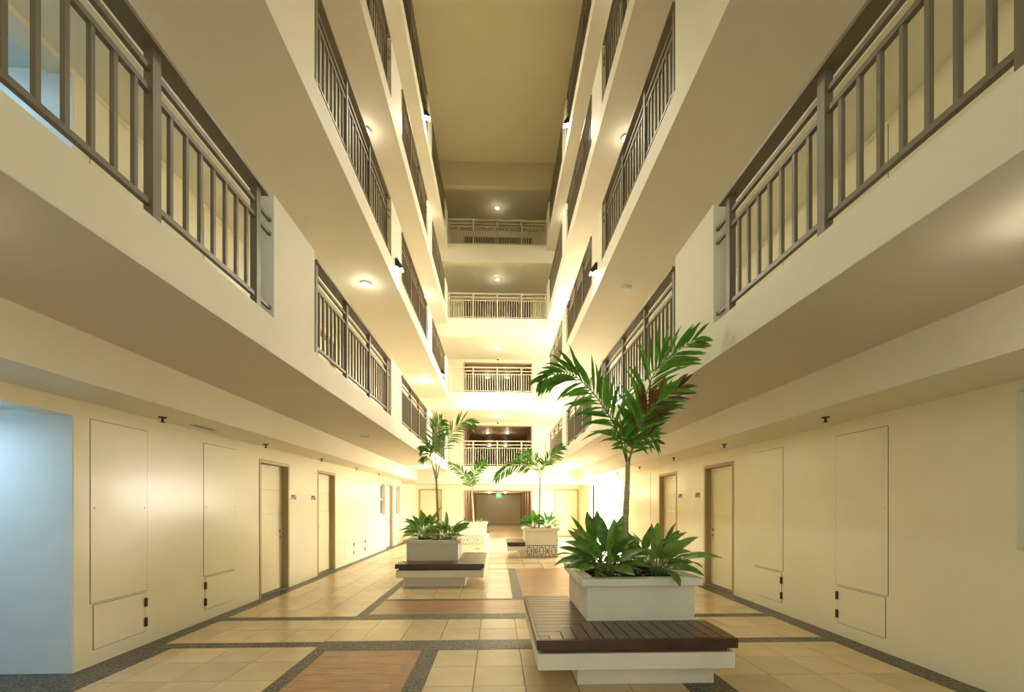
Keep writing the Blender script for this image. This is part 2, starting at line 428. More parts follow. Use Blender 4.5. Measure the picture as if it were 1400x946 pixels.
# side passages with cool tubes (left), bright lobbies (right)
def shell(name, x0, x1, y0, y1, z0, z1, m, open_side, label, t=.08):
    mb = MB()
    mb.box(x0 - t, x1 + t, y0 - t, y1 + t, z1, z1 + t)
    mb.box(x0 - t, x1 + t, y0 - t, y0, z0, z1); mb.box(x0 - t, x1 + t, y1, y1 + t, z0, z1)
    if open_side == '+x': mb.box(x0 - t, x0, y0, y1, z0, z1)
    else: mb.box(x1, x1 + t, y0, y1, z0, z1)
    o = struct(name, mb, m, label)
    return o
for k in (0, 1):
    z = 0 if k == 0 else ZF
    sh = shell('wall_side_passage', -7.6, XL - .205, PASS[0], PASS[1] - .012, z, z + 2.26, 'pale', '+x', ['pale blue-lit passage wall off the ground floor', 'pale blue-lit passage wall off the second floor gallery'][k])
    box(XL - .125, XL - .001, PASS[1] - .012, PASS[1] - .001, z + .001, z + 2.219).build('reveal', 'pale', sh)
    box(-7.6, XL - .001, PASS[0], PASS[1] - .013, z - .02, z + .002).build('passage_floor', 'terrazzo', sh)
    t = thing('tube_light', ['cool white tube light on the ground floor passage ceiling', 'cool white tube light on the second floor passage ceiling'][k], 'lamp', (-4.75, 3.30, z + 2.26), 0, 'tube lights in the side passages')
    box(-.6, .6, -.03, .03, -.04, 0).build('fitting', 'alu', t)
    MB().lathe([(.014, -.58), (.014, .58)], (0, 0, -.06), 10, 'X').build('tube', 'tube', t, smooth=True)
    light('AREA', 'tube_light_source', t, (0, 0, -.09), P_COOL, (0.58, 0.80, 1.0), 1.1, (0, 0, 0), sy=.06)
for k in range(3):
    z = 0 if k == 0 else ZF + FF * (k - 1)
    fl = ['ground floor', 'second floor', 'third floor'][k]
    sh = shell('wall_lobby', XR + .205, 7.4, 13.2, 18.0, z, z + 2.45, 'white', '-x', 'white wall of the brightly lit %s lobby' % fl)
    box(XR + .0, 7.4, 13.2, 18.0, z - .1, z - .002).build('lobby_floor', 'tile', sh)
    t = thing('ceiling_light_panel', 'large bright white light panel in the %s lobby' % fl, 'lamp', (5.6, 15.6, z + 2.45), 0, 'lobby light panels')
    box(-1.5, 1.5, -2.1, 2.1, -.05, -.005).build('housing', 'alu', t)
    box(-1.45, 1.45, -2.05, 2.05, -.062, -.051).build('diffuser', 'panel', t)
    light('AREA', 'panel_light_source', t, (-.2, 0, -.08), P_LOBBY[k], (1.0, 0.99, 0.95), 2.6, (0, math.radians(25), 0), sy=3.8)

# ------------------------------------------------------------------ galleries
def railing_proto():
    r = link('balcony_railing', None)
    box(-.055, .055, .0, 3.15, .95, .98).build('handrail', 'rail', r, bevel=.004)
    for n_, zc in (('upper_rail', .83), ('middle_rail', .71), ('bottom_rail', .085)):
        box(-.015, .015, .02, 3.06, zc - .016, zc + .016).build(n_, 'rail', r)
    posts = [.05, 1.0, 2.0, 3.05]
    pm = box(-.026, .026, -.03, .03, -.03, .95).mesh('post', 'rail')
    for p in posts: link('post', pm, r, (0, p, 0))
    bm_ = box(-.0115, .0115, -.0115, .0115, .10, .695).mesh('baluster', 'rail')
    for a, b in zip(posts[:-1], posts[1:]):
        for i in range(7): link('baluster', bm_, r, (0, a + (b - a) * (i + 1) / 8, 0))
    sm = box(-.012, .012, .0, .21, -.014, .014).mesh('wall_bracket', 'rail')
    for zc in (.83, .71, .085): link('wall_bracket', sm, r, (0, 3.08, zc))
    return r
proto = railing_proto()
used = [False]
FLN = {1: 'second floor', 2: 'third floor', 3: 'fourth floor', 4: 'fifth floor'}
BAYN = ['fourth bay from the bridge', 'third bay from the bridge', 'second bay from the bridge', 'bay next to the bridge']
VISIBLE = {1: (0, 1, 2, 3), 2: (0, 1, 2, 3), 3: (1, 2, 3), 4: (2, 3)}
for k in range(1, 5):
    dz = FF * (k - 1)
    for s, sn in ((-1, 'side passage side'), (1, 'window side')):
        xw = -XL if s < 0 else XR
        X = lambda a, b: (min(s * a, s * b), max(s * a, s * b))
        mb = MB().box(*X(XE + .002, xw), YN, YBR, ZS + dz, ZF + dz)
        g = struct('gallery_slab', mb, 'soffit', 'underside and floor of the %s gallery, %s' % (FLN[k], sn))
        box(*X(XE, XE + .15), YN, YBR, ZS + dz + .003, ZC + dz).build('fascia', 'paint', g)
        box(*X(3.06, xw), YN, YBR, ZB + dz, ZS + dz).build('dropped_beam', 'paint', g)
        prev = YN
        for (a, b) in BAYS + [(YBR, YBR)]:
            box(*X(XE, XE + .15), prev, a, ZC + dz, ZC + dz + 1.05).build('parapet', 'paint', g); prev = b
        for i, (a, b) in enumerate(BAYS):
            if i not in VISIBLE[k]: continue
            r = copy_tree(proto) if used[0] else proto
            used[0] = True
            r.location = (s * (XE + .035), a + .03, ZC + dz)
            tag(r, 'taupe metal railing on the %s gallery, %s, %s' % (FLN[k], sn, BAYN[i]), 'railing', None, 'thing')
            r['group'] = 'gallery railings'

# bridges across the far end
def bridge_proto():
    r = link('bridge_railing', None)
    box(0, 3.80, -.04, .04, .95, .985).build('handrail', 'creamrail', r, bevel=.004)
    for n_, zc in (('upper_rail', .83), ('middle_rail', .71), ('bottom_rail', .06)):
        box(.02, 3.78, -.014, .014, zc - .014, zc + .014).build(n_, 'creamrail', r)
    posts = [.04, .97, 1.90, 2.83, 3.76]
    pm = box(-.027, .027, -.025, .025, 0, .95).mesh('post', 'creamrail')
    for p in posts: link('post', pm, r, (p, 0, 0))
    bm_ = box(-.011, .011, -.011, .011, .07, .70).mesh('baluster', 'creamrail')
    for a, b in zip(posts[:-1], posts[1:]):
        for i in range(9): link('baluster', bm_, r, (a + (b - a) * (i + 1) / 10, 0, 0))
    return r
bp = bridge_proto()
for k in range(1, 5):
    dz = FF * (k - 1)
    struct('bridge_slab', MB().box(XL, XR, YBR + .3, YBK, 2.33 + dz, ZF + dz).box(XL, XR, YBR, YBR + .3, 2.25 + dz, ZF + dz), 'paint', '%s bridge slab crossing the far end' % FLN[k])
    r = bp if k == 1 else copy_tree(bp)
    r.location = (-1.90, YBR + .06, ZF + dz)
    tag(r, 'cream metal railing along the %s bridge' % FLN[k], 'railing', 'bridge railings', 'thing')

# roof
roof = struct('ceiling', MB().box(XL, XR, YN, YBK, ZROOF, ZROOF + .2), 'roof', 'high tan atrium ceiling above the fifth floor')
box(XL, XR, 10.4, 11.17, 14.1, ZROOF).build('cross_beam', 'roof', roof)
MB().box(XL, XR, YBR, YBR + .25, 13.71, 14.22).box(XL, XR, YBR + .10, YBR + .4, 14.22, ZROOF).build('edge_beam', 'roof', roof)
box(XL, XR, YBR + .25, YBK, 13.85, 14.05).build('bridge_ceiling', 'roof', roof)
struct('wall_near', grid_wall('Y', YN - .2, YN, XL, XR, -.1, ZROOF, [(-3.0, 3.0, 0, 5.4)]), 'wall', 'entrance wall behind the viewpoint')

# back wall with openings and corridors
OX0, OX1 = -1.53, 1.60
holesB = []
for k in range(5):
    z = 0.0 if k == 0 else ZF + FF * (k - 1)
    holesB += [(OX0, OX1, z, z + 2.12), (-3.55, -2.50, z, z + DH), (2.60, 3.72, z, z + DH)]
wall_back = struct('wall_back', grid_wall('Y', YBK, YBK + .2, XL, XR, -.1, ZROOF, holesB), 'wall', 'far cream wall with an open corridor mouth on every floor')
def back_door(x0, x1, z, label):
    DN[0] += 1
    d = tag(link('door_%d' % DN[0], None, None, ((x0 + x1) / 2, YBK, z)), label, None, None, 'structure')
    h = (x1 - x0) / 2; e = .001
    MB().box(-h + e, -h + .055, -.006, .19, 0, DH - e).box(h - .055, h - e, -.006, .19, 0, DH - e).box(-h + .055, h - .055, -.006, .19, DH - .055, DH - e).build('door_frame', 'jamb', d)
    lf = box(-h + .058, h - .058, .10, .15, .025, DH - .06).build('door_leaf', 'leafdoor', d)
    sx = -1 if x0 < 0 else 1
    hd = MB().lathe([(.026, -.012), (.026, 0)], (sx * (h - .13), .10, 1.0), 12, 'Y')
    hd.tube([(sx * (h - .13), .10, 1.0), (sx * (h - .13), .05, 1.0), (sx * (h - .24), .045, 1.0)], .009, 8)
    hd.build('door_handle', 'steel', lf)
    box(-h + .056, h - .056, 0, .19, 0, .02).build('threshold', 'granite', d)
for k in range(5):
    z = 0.0 if k == 0 else ZF + FF * (k - 1)
    fl = 'ground floor' if k == 0 else FLN[k]
    back_door(-3.55, -2.50, z, 'cream door in the far wall, %s, towards the side passage wall' % fl)
    back_door(2.60, 3.72, z, 'cream door in the far wall, %s, towards the window wall' % fl)
    # corridor behind the opening
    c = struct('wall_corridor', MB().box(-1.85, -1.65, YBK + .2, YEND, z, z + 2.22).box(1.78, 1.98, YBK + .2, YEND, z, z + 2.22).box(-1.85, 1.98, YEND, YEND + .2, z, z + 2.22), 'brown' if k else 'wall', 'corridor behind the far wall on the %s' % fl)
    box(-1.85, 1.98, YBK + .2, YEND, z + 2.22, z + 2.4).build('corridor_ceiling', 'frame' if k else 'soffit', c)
    box(-1.85, 1.98, YBK, YEND, z - .12, z).build('corridor_floor', 'tile' if k == 0 else 'woodtile', c)
    pm = box(-.10, .10, -.35, .35, 0, 2.215).mesh('pilaster', 'brown')
    for y in (20.6, 22.6, 24.8, 27.2, 30.0):
        link('pilaster', pm, c, (-1.55, y, z)); link('pilaster', pm, c, (1.68, y, z))
    MB().box(OX0, OX0 + .05, YBK - .01, YBK + .2, z, z + 2.119).box(OX1 - .05, OX1, YBK - .01, YBK + .2, z, z + 2.119).box(OX0 + .05, OX1 - .05, YBK - .01, YBK + .2, z + 2.07, z + 2.119).build('opening_frame', 'frame', c)

# ------------------------------------------------------------------ lamps
def downlight_proto():
    t = link('ceiling_downlight', None)
    MB().lathe([(.085, -.03), (.095, -.028), (.10, 0)], seg=20).build('trim_ring', 'alu', t, smooth=False)
    MB().lathe([(.07, -.042), (.075, -.0305)], seg=20).build('diffuser', 'lamp', t)
    return t
dl = downlight_proto(); dlu = [False]
def downlight(loc, label, energy, group, size=.07, colour=WARM):
    t = copy_tree(dl) if dlu[0] else dl
    dlu[0] = True
    t.location = loc; tag(t, label, 'lamp', group, 'thing')
    if energy: light('POINT', 'downlight_source', t, (0, 0, -.12), energy, colour, size)
GY = [1.8, 8.25, 14.75]
GYN = ['near the entrance end', 'midway along', 'near the bridge']
for k in range(4):
    fl = 'ground floor' if k == 0 else FLN[k]
    for s, sn in ((-1, 'side passage side'), (1, 'window side')):
        for y, yn, pw in zip(GY, GYN, P_GALLERY):
            if y == GY[1] and (k == 0 or (k == 1 and s > 0)):      # an unlit smoke detector sits here instead
                t = thing('smoke_detector', 'round white smoke detector on the %s soffit, %s' % (fl, sn), 'smoke detector', (s * 2.45, y, ZS + FF * k), 0, 'soffit smoke detectors')
                MB().lathe([(.085, -.022), (.095, -.02), (.10, 0)], seg=20).build('base', 'alu', t)
                MB().lathe([(.05, -.045), (.07, -.04), (.075, -.0225)], seg=20).build('sensor_cap', 'alu', t)
                continue
            downlight((s * 2.45, y, ZS + FF * k), 'round ceiling lamp over the %s gallery, %s, %s' % (fl, sn, yn), pw, 'gallery ceiling lamps')
for k in range(5):
    fl = 'ground floor' if k == 0 else FLN[k]
    z = (2.33 if k < 4 else 2.47) + FF * k
    downlight((0.0, 18.3, z), 'round ceiling lamp under the bridge ceiling on the %s' % fl, P_BRIDGE[k], 'bridge ceiling lamps')
for k in range(5):
    fl = 'ground floor' if k == 0 else FLN[k]
    z = 2.22 + (0 if k == 0 else ZF + FF * (k - 1))
    for x, xn in ((-.5, 'side passage'), (.5, 'window')):
        for y, yn in ((22.5, 'mouth'), (27.5, 'end')):
            downlight((x, y, z), 'round lamp at the %s of the %s corridor, %s row' % (yn, fl, xn), P_CORR[k], 'corridor lamps', colour=(1, .84, .52))

def flood(x, y, z, s, which, tilt, label):
    """wall floodlight on a gallery face; s = +1 when it throws towards +x"""
    t = thing('wall_floodlight', label, 'lamp', (x, y, z), 0, 'wall floodlights')
    f = lambda p: [(s * a * .75, b * .75, c * .75) for a, b, c in p]
    mb = MB(); n = [(0, -.09), (.16, -.09), (.16, .09), (0, .09)]
    mb.v = f([(0, -.10, .24), (.05, -.10, .24), (.19, -.10, .02), (.12, -.10, -.02), (0, -.10, .06), (0, .10, .24), (.05, .10, .24), (.19, .10, .02), (.12, .10, -.02), (0, .10, .06)])
    mb.f = [(0, 1, 2, 3, 4), (9, 8, 7, 6, 5), (0, 5, 6, 1), (1, 6, 7, 2), (2, 7, 8, 3), (3, 8, 9, 4), (4, 9, 5, 0)]
    mb.build('housing', 'black', t)
    mb = MB(); mb.v = f([(.018, -.085, .038), (.17, -.085, .004), (.17, .085, .004), (.018, .085, .038), (.02, -.085, .020), (.165, -.085, -.022), (.165, .085, -.022), (.02, .085, .020)])
    mb.f = [(0, 3, 2, 1), (4, 5, 6, 7), (0, 1, 5, 4), (1, 2, 6, 5), (2, 3, 7, 6), (3, 0, 4, 7)]
    mb.build('lens', 'flood', t)
    light('SPOT', 'flood_source', t, (s * .11, 0, -.06), P_FLOOD[which], (1.0, .97, .84) if which == 'far' else (1.0, .96, .78), .16, (0, math.radians(-tilt) * s, 0), math.radians(165), .5)
flood(-XE, 8.30, 5.86, 1, 'mid', 35, 'black floodlight on the third floor parapet, side passage side, facing its twin')
flood(XE, 8.36, 5.88, -1, 'mid', 35, 'black floodlight on the third floor parapet, window side')
flood(-XE, 15.0, 5.86, 1, 'far', 70, 'black floodlight on the third floor parapet, side passage side, near the bridge')
flood(XE, 15.0, 5.86, -1, 'far', 70, 'black floodlight on the third floor parapet, window side, near the bridge')
flood(-XE, 11.60, 11.60, 1, 'top', 30, 'black floodlight on the fifth floor parapet, side passage side')
flood(XE, 11.70, 11.60, -1, 'top', 30, 'black floodlight on the fifth floor parapet, window side')

# ------------------------------------------------------------------ ceiling fittings
def sprinkler(x, y, z, label):
    t = thing('sprinkler_head', label, 'sprinkler', (x, y, z), 0, 'ceiling sprinklers')
    MB().lathe([(.012, -.05), (.012, 0)], seg=8).lathe([(.035, -.012), (.04, -.001)], seg=12).build('stem', 'brass', t)
    MB().lathe([(.028, -.056), (.028, -.052)], seg=10).build('deflector', 'brass', t)
SPR = ['above the wide access panel', 'beside the nearer door', 'between the two doors', 'past the farther door', 'approaching the far end', 'over the bright lobby opening']
for y, n_ in zip((4.67, 6.70, 8.79, 10.94, 13.0), SPR): sprinkler(-3.47, y, ZB, 'dark sprinkler head on the side passage wall soffit, ' + n_)
for y, n_ in zip((4.44, 6.47, 8.36, 10.39, 12.30, 14.26), SPR): sprinkler(3.40, y, ZB, 'dark sprinkler head on the window wall soffit, ' + n_)
v = thing('ceiling_vent', 'white slotted vent in the soffit above the access panels', 'vent', (-3.42, 5.25, ZB))
box(-.05, .05, -.19, .19, -.012, 0).build('frame', 'alu', v)
for i in range(3): box(-.035 + i * .026, -.017 + i * .026, -.17, .17, -.016, -.0125).build('slot', 'sign', v)
for k in range(1, 5):
    t = thing('security_camera', 'small dome camera under the ceiling behind the %s bridge railing' % FLN[k], 'camera', (0.02, 19.7, 2.33 + FF * k if k < 4 else 13.85), 0, 'dome cameras on the bridges')
    MB().lathe([(.05, -.05), (.06, -.04), (.06, 0)], seg=14).build('mount', 'alu', t)
    MB().lathe([(.01, -.10), (.035, -.085), (.048, -.052)], seg=14).build('dome', 'black', t)
for k in range(1):
    z = 0
    t = thing('exit_sign', 'green running-figure exit sign hanging in the ground floor corridor mouth', 'sign', (.07, 21.3, 2.22))
    MB().tube([(-.08, 0, -.22), (-.08, 0, 0)], .006).tube([(.08, 0, -.22), (.08, 0, 0)], .006).build('hanger', 'alu', t)
    box(-.12, .12, -.015, .015, -.42, -.22).build('panel', 'exitg', t)
    mb = MB().lathe([(.016, -.017), (.016, -.0155)], (.015, 0, -.265), 10, 'Y')
    for a, b in (((.0, -.13), (-.02, -.175)), ((-.02, -.175), (.025, -.19)), ((.025, -.19), (.02, -.225)), ((-.02, -.175), (-.05, -.20)), ((-.05, -.20), (-.085, -.195)), ((.0, -.14), (.045, -.155)), ((.0, -.14), (-.045, -.14)), ((-.045, -.14), (-.055, -.165))):
        mb.tube([(a[0], -.017, a[1] - .15), (b[0], -.017, b[1] - .15)], .007, 5)
    mb.build('figure', 'exitw', t)

# ------------------------------------------------------------------ planter benches
def clip_poly(poly, a, b, c):
    """keep the side a*x + b*y <= c"""
    out = []
    for i in range(len(poly)):
        p, q = poly[i], poly[(i + 1) % len(poly)]
        dp, dq = a * p[0] + b * p[1] - c, a * q[0] + b * q[1] - c
        if dp <= 0: out.append(p)
        if dp * dq < 0:
            t = dp / (dp - dq); out.append((p[0] + (q[0] - p[0]) * t, p[1] + (q[1] - p[1]) * t))
    return out
def planter_bench(label, W, D, p, back, cx, cy, mx, my, motif=None):
    """local frame: seat corner at 0,0, planter box p = (x0,x1,y0,y1), seat along x (front) and y (side);
    mx, my = -1 mirror the plan"""
    t = thing('planter_bench', label, 'planter bench', (cx, cy, 0), 0, 'planter benches')
    T = lambda poly: [(mx * x, my * y) for x, y in (poly if mx * my > 0 else reversed(poly))]
    R = lambda x0, x1, y0, y1: T([(x0, y0), (x1, y0), (x1, y1), (x0, y1)])
    px0, px1, py0, py1 = p
    MB().prism(R(px0 - .15, px1, .19, py1 + .0), 0, .18).build('base', 'concrete', t)
    MB().prism(R(.012, W - .012, .02, py0 - .001), .18, .306).prism(R(.012, px0 - .001, py0 - .001, D - .02), .18, .306).build('plinth', 'concrete', t, bevel=.003)
    MB().prism(R(.045, W - .06, .05, py0 - .002), .306, .345).prism(R(.045, px0 - .002, py0 - .002, D - .04), .306, .345).build('seat_frame', 'seat', t)
    # hardwood slats, mitred at the corner
    kx, ky = px0, py0
    E_ = .022
    MB().prism(R(0, W, 0, E_ - .002), .342, .418).prism(R(0, E_ - .002, E_ - .002, D), .342, .418).prism(R(W - E_ + .002, W, E_ - .002, ky - .002), .342, .418).prism(R(E_ - .002, kx - .002, D - E_ + .002, D), .342, .418).build('seat_edge', 'seat', t, bevel=.002)
    step = .107; g = .004
    def slat(poly):
        for ab in ((-1, 0, -E_), (0, -1, -E_), (1, 0, W - E_), (0, 1, D - E_)): poly = clip_poly(poly, *ab)
        if len(poly) < 3: return
        MB().prism(T(poly), .35, .42).build('seat_slat', 'seat', t)
    n = round(W / step); st = W / n
    for i in range(n):
        x0, x1 = i * st + g, (i + 1) * st - g
        q = [(x0, 0), (x1, 0), (x1, ky - g), (x0, ky - g)]
        if i == n - 1: q = [(x0, 0), (W, 0), (W, ky - g), (x0, ky - g)]
        slat(clip_poly(q, -ky / kx, 1, 0))                 # below the diagonal y <= x*ky/kx
    n = round(D / step); st = D / n
    for i in range(n):
        y0, y1 = i * st + g, (i + 1) * st - g
        q = [(0, y0), (kx - g, y0), (kx - g, y1), (0, y1)]
        slat(clip_poly(q, ky / kx, -1, -.002))
    # planter box (hollow) with a projecting rim
    th = .06
    def ring(x0, x1, y0, y1, i, z0, z1, mb):
        for q in ((x0, x1, y0, y0 + i), (x0, x1, y1 - i, y1), (x0, x0 + i, y0 + i, y1 - i), (x1 - i, x1, y0 + i, y1 - i)): mb.prism(R(*q), z0, z1)
        return mb
    mb = ring(px0, px1, py0, py1, th, .181, .735, MB())
    mb.prism(R(px0 + th, px1 - th, py0 + th, py1 - th), .42, .46)
    mb.build('planter_box', 'concrete', t)
    if my < 0 and motif:
        box(min(mx * px0, mx * px1), max(mx * px0, mx * px1), -py1 - .012, -py1 - .001, 0, .735).build('front_panel', 'concrete', t)
    ring(px0 - .055, px1 + .055, py0 - .055, py1 + .055, .115, .735, .80, MB()).build('rim', 'concrete', t, bevel=.004)
    if motif:                       # raised meander on the back face, seen when my = -1
        wd = px1 - px0; ox = min(mx * px0, mx * px1); y1 = -py1 - .0125
        mb = MB(); lw = .007
        def ln(u0, u1, z0, z1): mb.box(ox + u0 * wd - (lw if u0 == u1 else 0), ox + u1 * wd + (lw if u0 == u1 else 0), y1 - .004, y1, z0 - (lw if z0 == z1 else 0), z1 + (lw if z0 == z1 else 0))
        ln(.01, .99, .325, .325); ln(.01, .99, .02, .02)
        for c in (.13, .50, .87):
            ln(c - .055, c - .055, .075, .27); ln(c + .055, c + .055, .075, .27); ln(c - .055, c + .055, .075, .075); ln(c - .055, c + .055, .27, .27)
            ln(c, c, .27, .325); ln(c, c, .02, .075)
        for c in (.315, .685):
            for (a, b) in ((.215, .325), (.02, .13)):
                ln(c - .06, c - .06, a, b); ln(c + .06, c + .06, a, b)
            ln(c - .06, c + .06, .215, .215); ln(c - .06, c + .06, .13, .13); ln(c, c, .13, .215)
            ln(c - .125, c + .125, .172, .172)
        ln(.01, .075, .172, .172); ln(.925, .99, .172, .172)
        mb.build('meander_inlay', motif, t)
    return t
# nearest, beside the window wall side
planter_bench('big planter bench with dark slatted seat and lush broad-leaved plants, in front of the others', 1.56, 1.64, (.496, 1.462, .54, 1.51), .1, .30, 3.33, 1, 1)
planter_bench('planter bench with slim palm and narrow-leaved shrubs, standing inside a terrazzo-framed square', 1.54, 1.93, (.495, 1.435, .47, 1.45), .4, -.232, 7.65, -1, 1)
planter_bench('planter bench with brown meander motif on its front face', 1.56, 1.64, (.496, 1.40, .54, 1.53), .1, .268, 13.62, 1, -1, 'inlay')
planter_bench('white planter bench with overexposed meander motif before the corridor mouth', 1.56, 1.64, (.496, 1.46, .54, 1.53), .1, -1.885, 17.56 - .0, 1, -1, 'inlaylit')

# ------------------------------------------------------------------ plants
def pot(t, r=.17, z0=-.27, m='black', soil=True):
    MB().lathe([(r * .78, z0), (r, -.02), (r + .015, -.02), (r + .015, 0), (r - .012, 0), (r - .02, -.04), (r * .7, -.05)], seg=20).build('pot', m, t, smooth=False)
    if soil: MB().lathe([(r - .022, -.06), (r - .022, -.035), (r * .5, -.025)], seg=16).build('soil', 'soil', t)

def leaf_blade(base, d, up, L, W, droop, nseg=7, fold=.25):
    """grid blade that starts at base along d, arching down"""
    d = Vector(d).normalized(); side = d.cross(Vector(up)).normalized()
    mb = MB(); p = Vector(base); step = L / nseg; dd = d.copy()
    prof = [0.06, .62, .93, 1.0, .92, .74, .44, 0.03] if nseg == 7 else [0.1, .8, 1.0, .7, .03]
    rows = []
    for i in range(nseg + 1):
        nrm = side.cross(dd).normalized()
        w = W * .5 * prof[i]
        rows.append([p + side * (-w) + nrm * (w * fold), p + side * (-w * .5) + nrm * (w * fold * .3), p.copy(), p + side * (w * .5) + nrm * (w * fold * .3), p + side * w + nrm * (w * fold)])
        dd = (dd + Vector((0, 0, -1)) * droop / nseg).normalized()
        p = p + dd * step
    for r in rows: mb.v += [tuple(q) for q in r]
    for i in range(nseg):
        for j in range(4): mb.f.append((i * 5 + j, i * 5 + j + 1, (i + 1) * 5 + j + 1, (i + 1) * 5 + j))
    return mb

def broad_plant(label, x, y, z, n, size, seed, m='leaf', spread=1.0, potr=.15, lean=(0, 0), wide=.35, group='broad-leaved potted plants'):
    rng = random.Random(seed)
    t = thing('potted_plant', label, 'plant', (x, y, z), 0, group)
    pot(t, potr)
    stems = MB()
    for i in range(n):
        f = i / max(1, n - 1)
        az = i * 2.399 + rng.uniform(-.35, .35)
        el = math.radians(80 - 64 * f * spread + rng.uniform(-9, 9))
        d = Vector((math.cos(az) * math.cos(el) + lean[0], math.sin(az) * math.cos(el) + lean[1], math.sin(el))).normalized()
        base = Vector((math.cos(az), math.sin(az), 0)) * rng.uniform(.01, potr * .5); base.z = -.03
        pl = size * rng.uniform(.42, .68) * (1.05 - .3 * f)
        mid = base + Vector((d.x * .3, d.y * .3, 1)).normalized() * pl * .55
        tip = mid + d * pl * .55
        stems.tube([base, mid, tip], [.006, .005, .004], 5)
        L = size * rng.uniform(.62, 1.0) * (1 - .12 * f); Wd = L * wide * rng.uniform(.85, 1.1)
        ld = Vector((d.x * 1.15, d.y * 1.15, d.z * rng.uniform(.55, 1.0))).normalized()
        upv = Vector((-math.cos(az) * .5, -math.sin(az) * .5, 1)) + Vector((rng.uniform(-.8, .8), rng.uniform(-1.3, .3), 0))
        leaf_blade(tip, ld, upv, L, Wd, rng.uniform(.25, .95)).build('leaf', m, t, smooth=True)
    stems.build('stems', 'petiole', t, smooth=True)
    return t

ZP = .775
broad_plant('lush broad-leaved plant in the big planter, front corner over the bench seat', 1.025, 4.11, ZP, 30, .40, 3, lean=(-.15, -.1))
broad_plant('lush broad-leaved plant in the big planter, front corner towards the window wall', 1.53, 4.12, ZP, 30, .42, 8, lean=(.22, 0))
broad_plant('lush broad-leaved plant in the big planter, rear corner over the bench seat', 1.03, 4.61, ZP, 22, .44, 14, lean=(-.15, 0))
broad_plant('lush broad-leaved plant in the big planter, rear corner towards the window wall', 1.52, 4.61, ZP, 20, .38, 21, lean=(0, 0))
# bench inside the terrazzo frame
broad_plant('upright shrub in the middle planter, corner towards the side passage wall', -1.43, 8.38, ZP, 24, .42, 31, lean=(-.12, 0), wide=.40, group='shrubs in the middle planter')
broad_plant('upright shrub in the middle planter, rear corner', -1.42, 8.87, ZP, 20, .44, 37, wide=.40, group='shrubs in the middle planter')
broad_plant('upright shrub in the middle planter, corner over the wide seat', -.95, 8.36, ZP, 24, .40, 44, lean=(.15, 0), wide=.40, group='shrubs in the middle planter')
# meander planter
broad_plant('bright green leafy plant in the brown meander planter, over the bench seat', 1.0, 12.36, ZP, 26, .38, 52, 'leafb', lean=(-.12, 0), wide=.40, group='bright plants in the meander planter')
broad_plant('bright green leafy plant in the brown meander planter, towards the window wall', 1.43, 12.36, ZP, 24, .36, 57, 'leafb', lean=(.1, 0), wide=.40, group='bright plants in the meander planter')
broad_plant('low green plant in the white planter, farther from the corridor axis', -1.16, 16.27, ZP, 14, .17, 61, 'leafb', spread=1.2, wide=.4, group='low plants in the white planter')
broad_plant('low green plant in the white planter, nearer the corridor axis', -.66, 16.27, ZP, 14, .16, 66, 'leafb', spread=1.2, wide=.4, group='low plants in the white planter')

def curve_at(pts, t):
    n = len(pts) - 1; x = min(max(t, 0), .9999) * n; i = int(x); u = x - i
    P = lambda k: Vector(pts[min(max(k, 0), n)])
    a, b, c, d = P(i - 1), P(i), P(i + 1), P(i + 2)
    return .5 * ((2 * b) + (c - a) * u + (2 * a - 5 * b + 4 * c - d) * u * u + (3 * b - a - 3 * c + d) * u ** 3)

def palm(label, base, trunk, fronds, z, tr, seed, m, potr=.15, lw=.03):
    """trunk: points (world); fronds: list of (points, leaflet length, pairs, start, dry share, droop)"""
    rng = random.Random(seed)
    t = thing('potted_palm', label, 'palm', (base[0], base[1], z), 0, 'young palms in the planters')
    o = Vector((base[0], base[1], z)); loc = lambda p: Vector(p) - o
    pot(t, potr)
    tp = [curve_at([loc(p) for p in trunk], i / 14) for i in range(15)]
    tp[0].z = -.05
    MB().tube(tp, [tr * (1.15 - .5 * (i / 14)) * (1.0 + (.12 if i % 2 else -.02)) for i in range(15)], 10).build('trunk', 'trunk', t, smooth=True)
    for (pts, L, n, st, dry, droop) in fronds:
        pts = [loc(p) for p in pts]
        rp = [curve_at(pts, i / 16) for i in range(17)]
        ra = MB().tube(rp, [.010 * (1 - .75 * i / 16) * (tr / .03) ** .3 for i in range(17)], 5).build('frond', 'petiole', t, smooth=True)
        for i in range(n):
            u = st + (1 - st) * (i + .5) / n
            p = curve_at(pts, u); tg = (curve_at(pts, min(u + .04, 1)) - curve_at(pts, max(u - .04, 0))).normalized()
            ref = Vector((0, 1, 0)) if abs(tg.y) < .8 else Vector((1, 0, 0))
            nrm = tg.cross(ref).normalized()
            for sd in (-1, 1):
                if rng.random() < .05: continue
                k = math.sin(math.pi * min(1, .22 + .78 * (u - st) / (1 - st) * .92)) ** .6
                ll = L * k * rng.uniform(.85, 1.12)
                ang = math.radians(rng.uniform(34, 48)) * (1.15 - .45 * (u - st) / (1 - st))
                dirv = (tg * math.cos(ang) + (nrm * sd * .88 + ref * rng.uniform(-.55, .35)) * math.sin(ang)).normalized()
                mm = 'dry' if rng.random() < dry * (.3 + 1.2 * u) else m
                upv = ref * rng.choice((-1, 1)) + Vector((rng.uniform(-.5, .5), 0, rng.uniform(-.3, .5)))
                leaf_blade(p, dirv, upv, ll, lw * rng.uniform(.8, 1.15), droop * rng.uniform(.5, 1.4), 4, .35).build('leaflet', mm, ra, smooth=True)
    return t
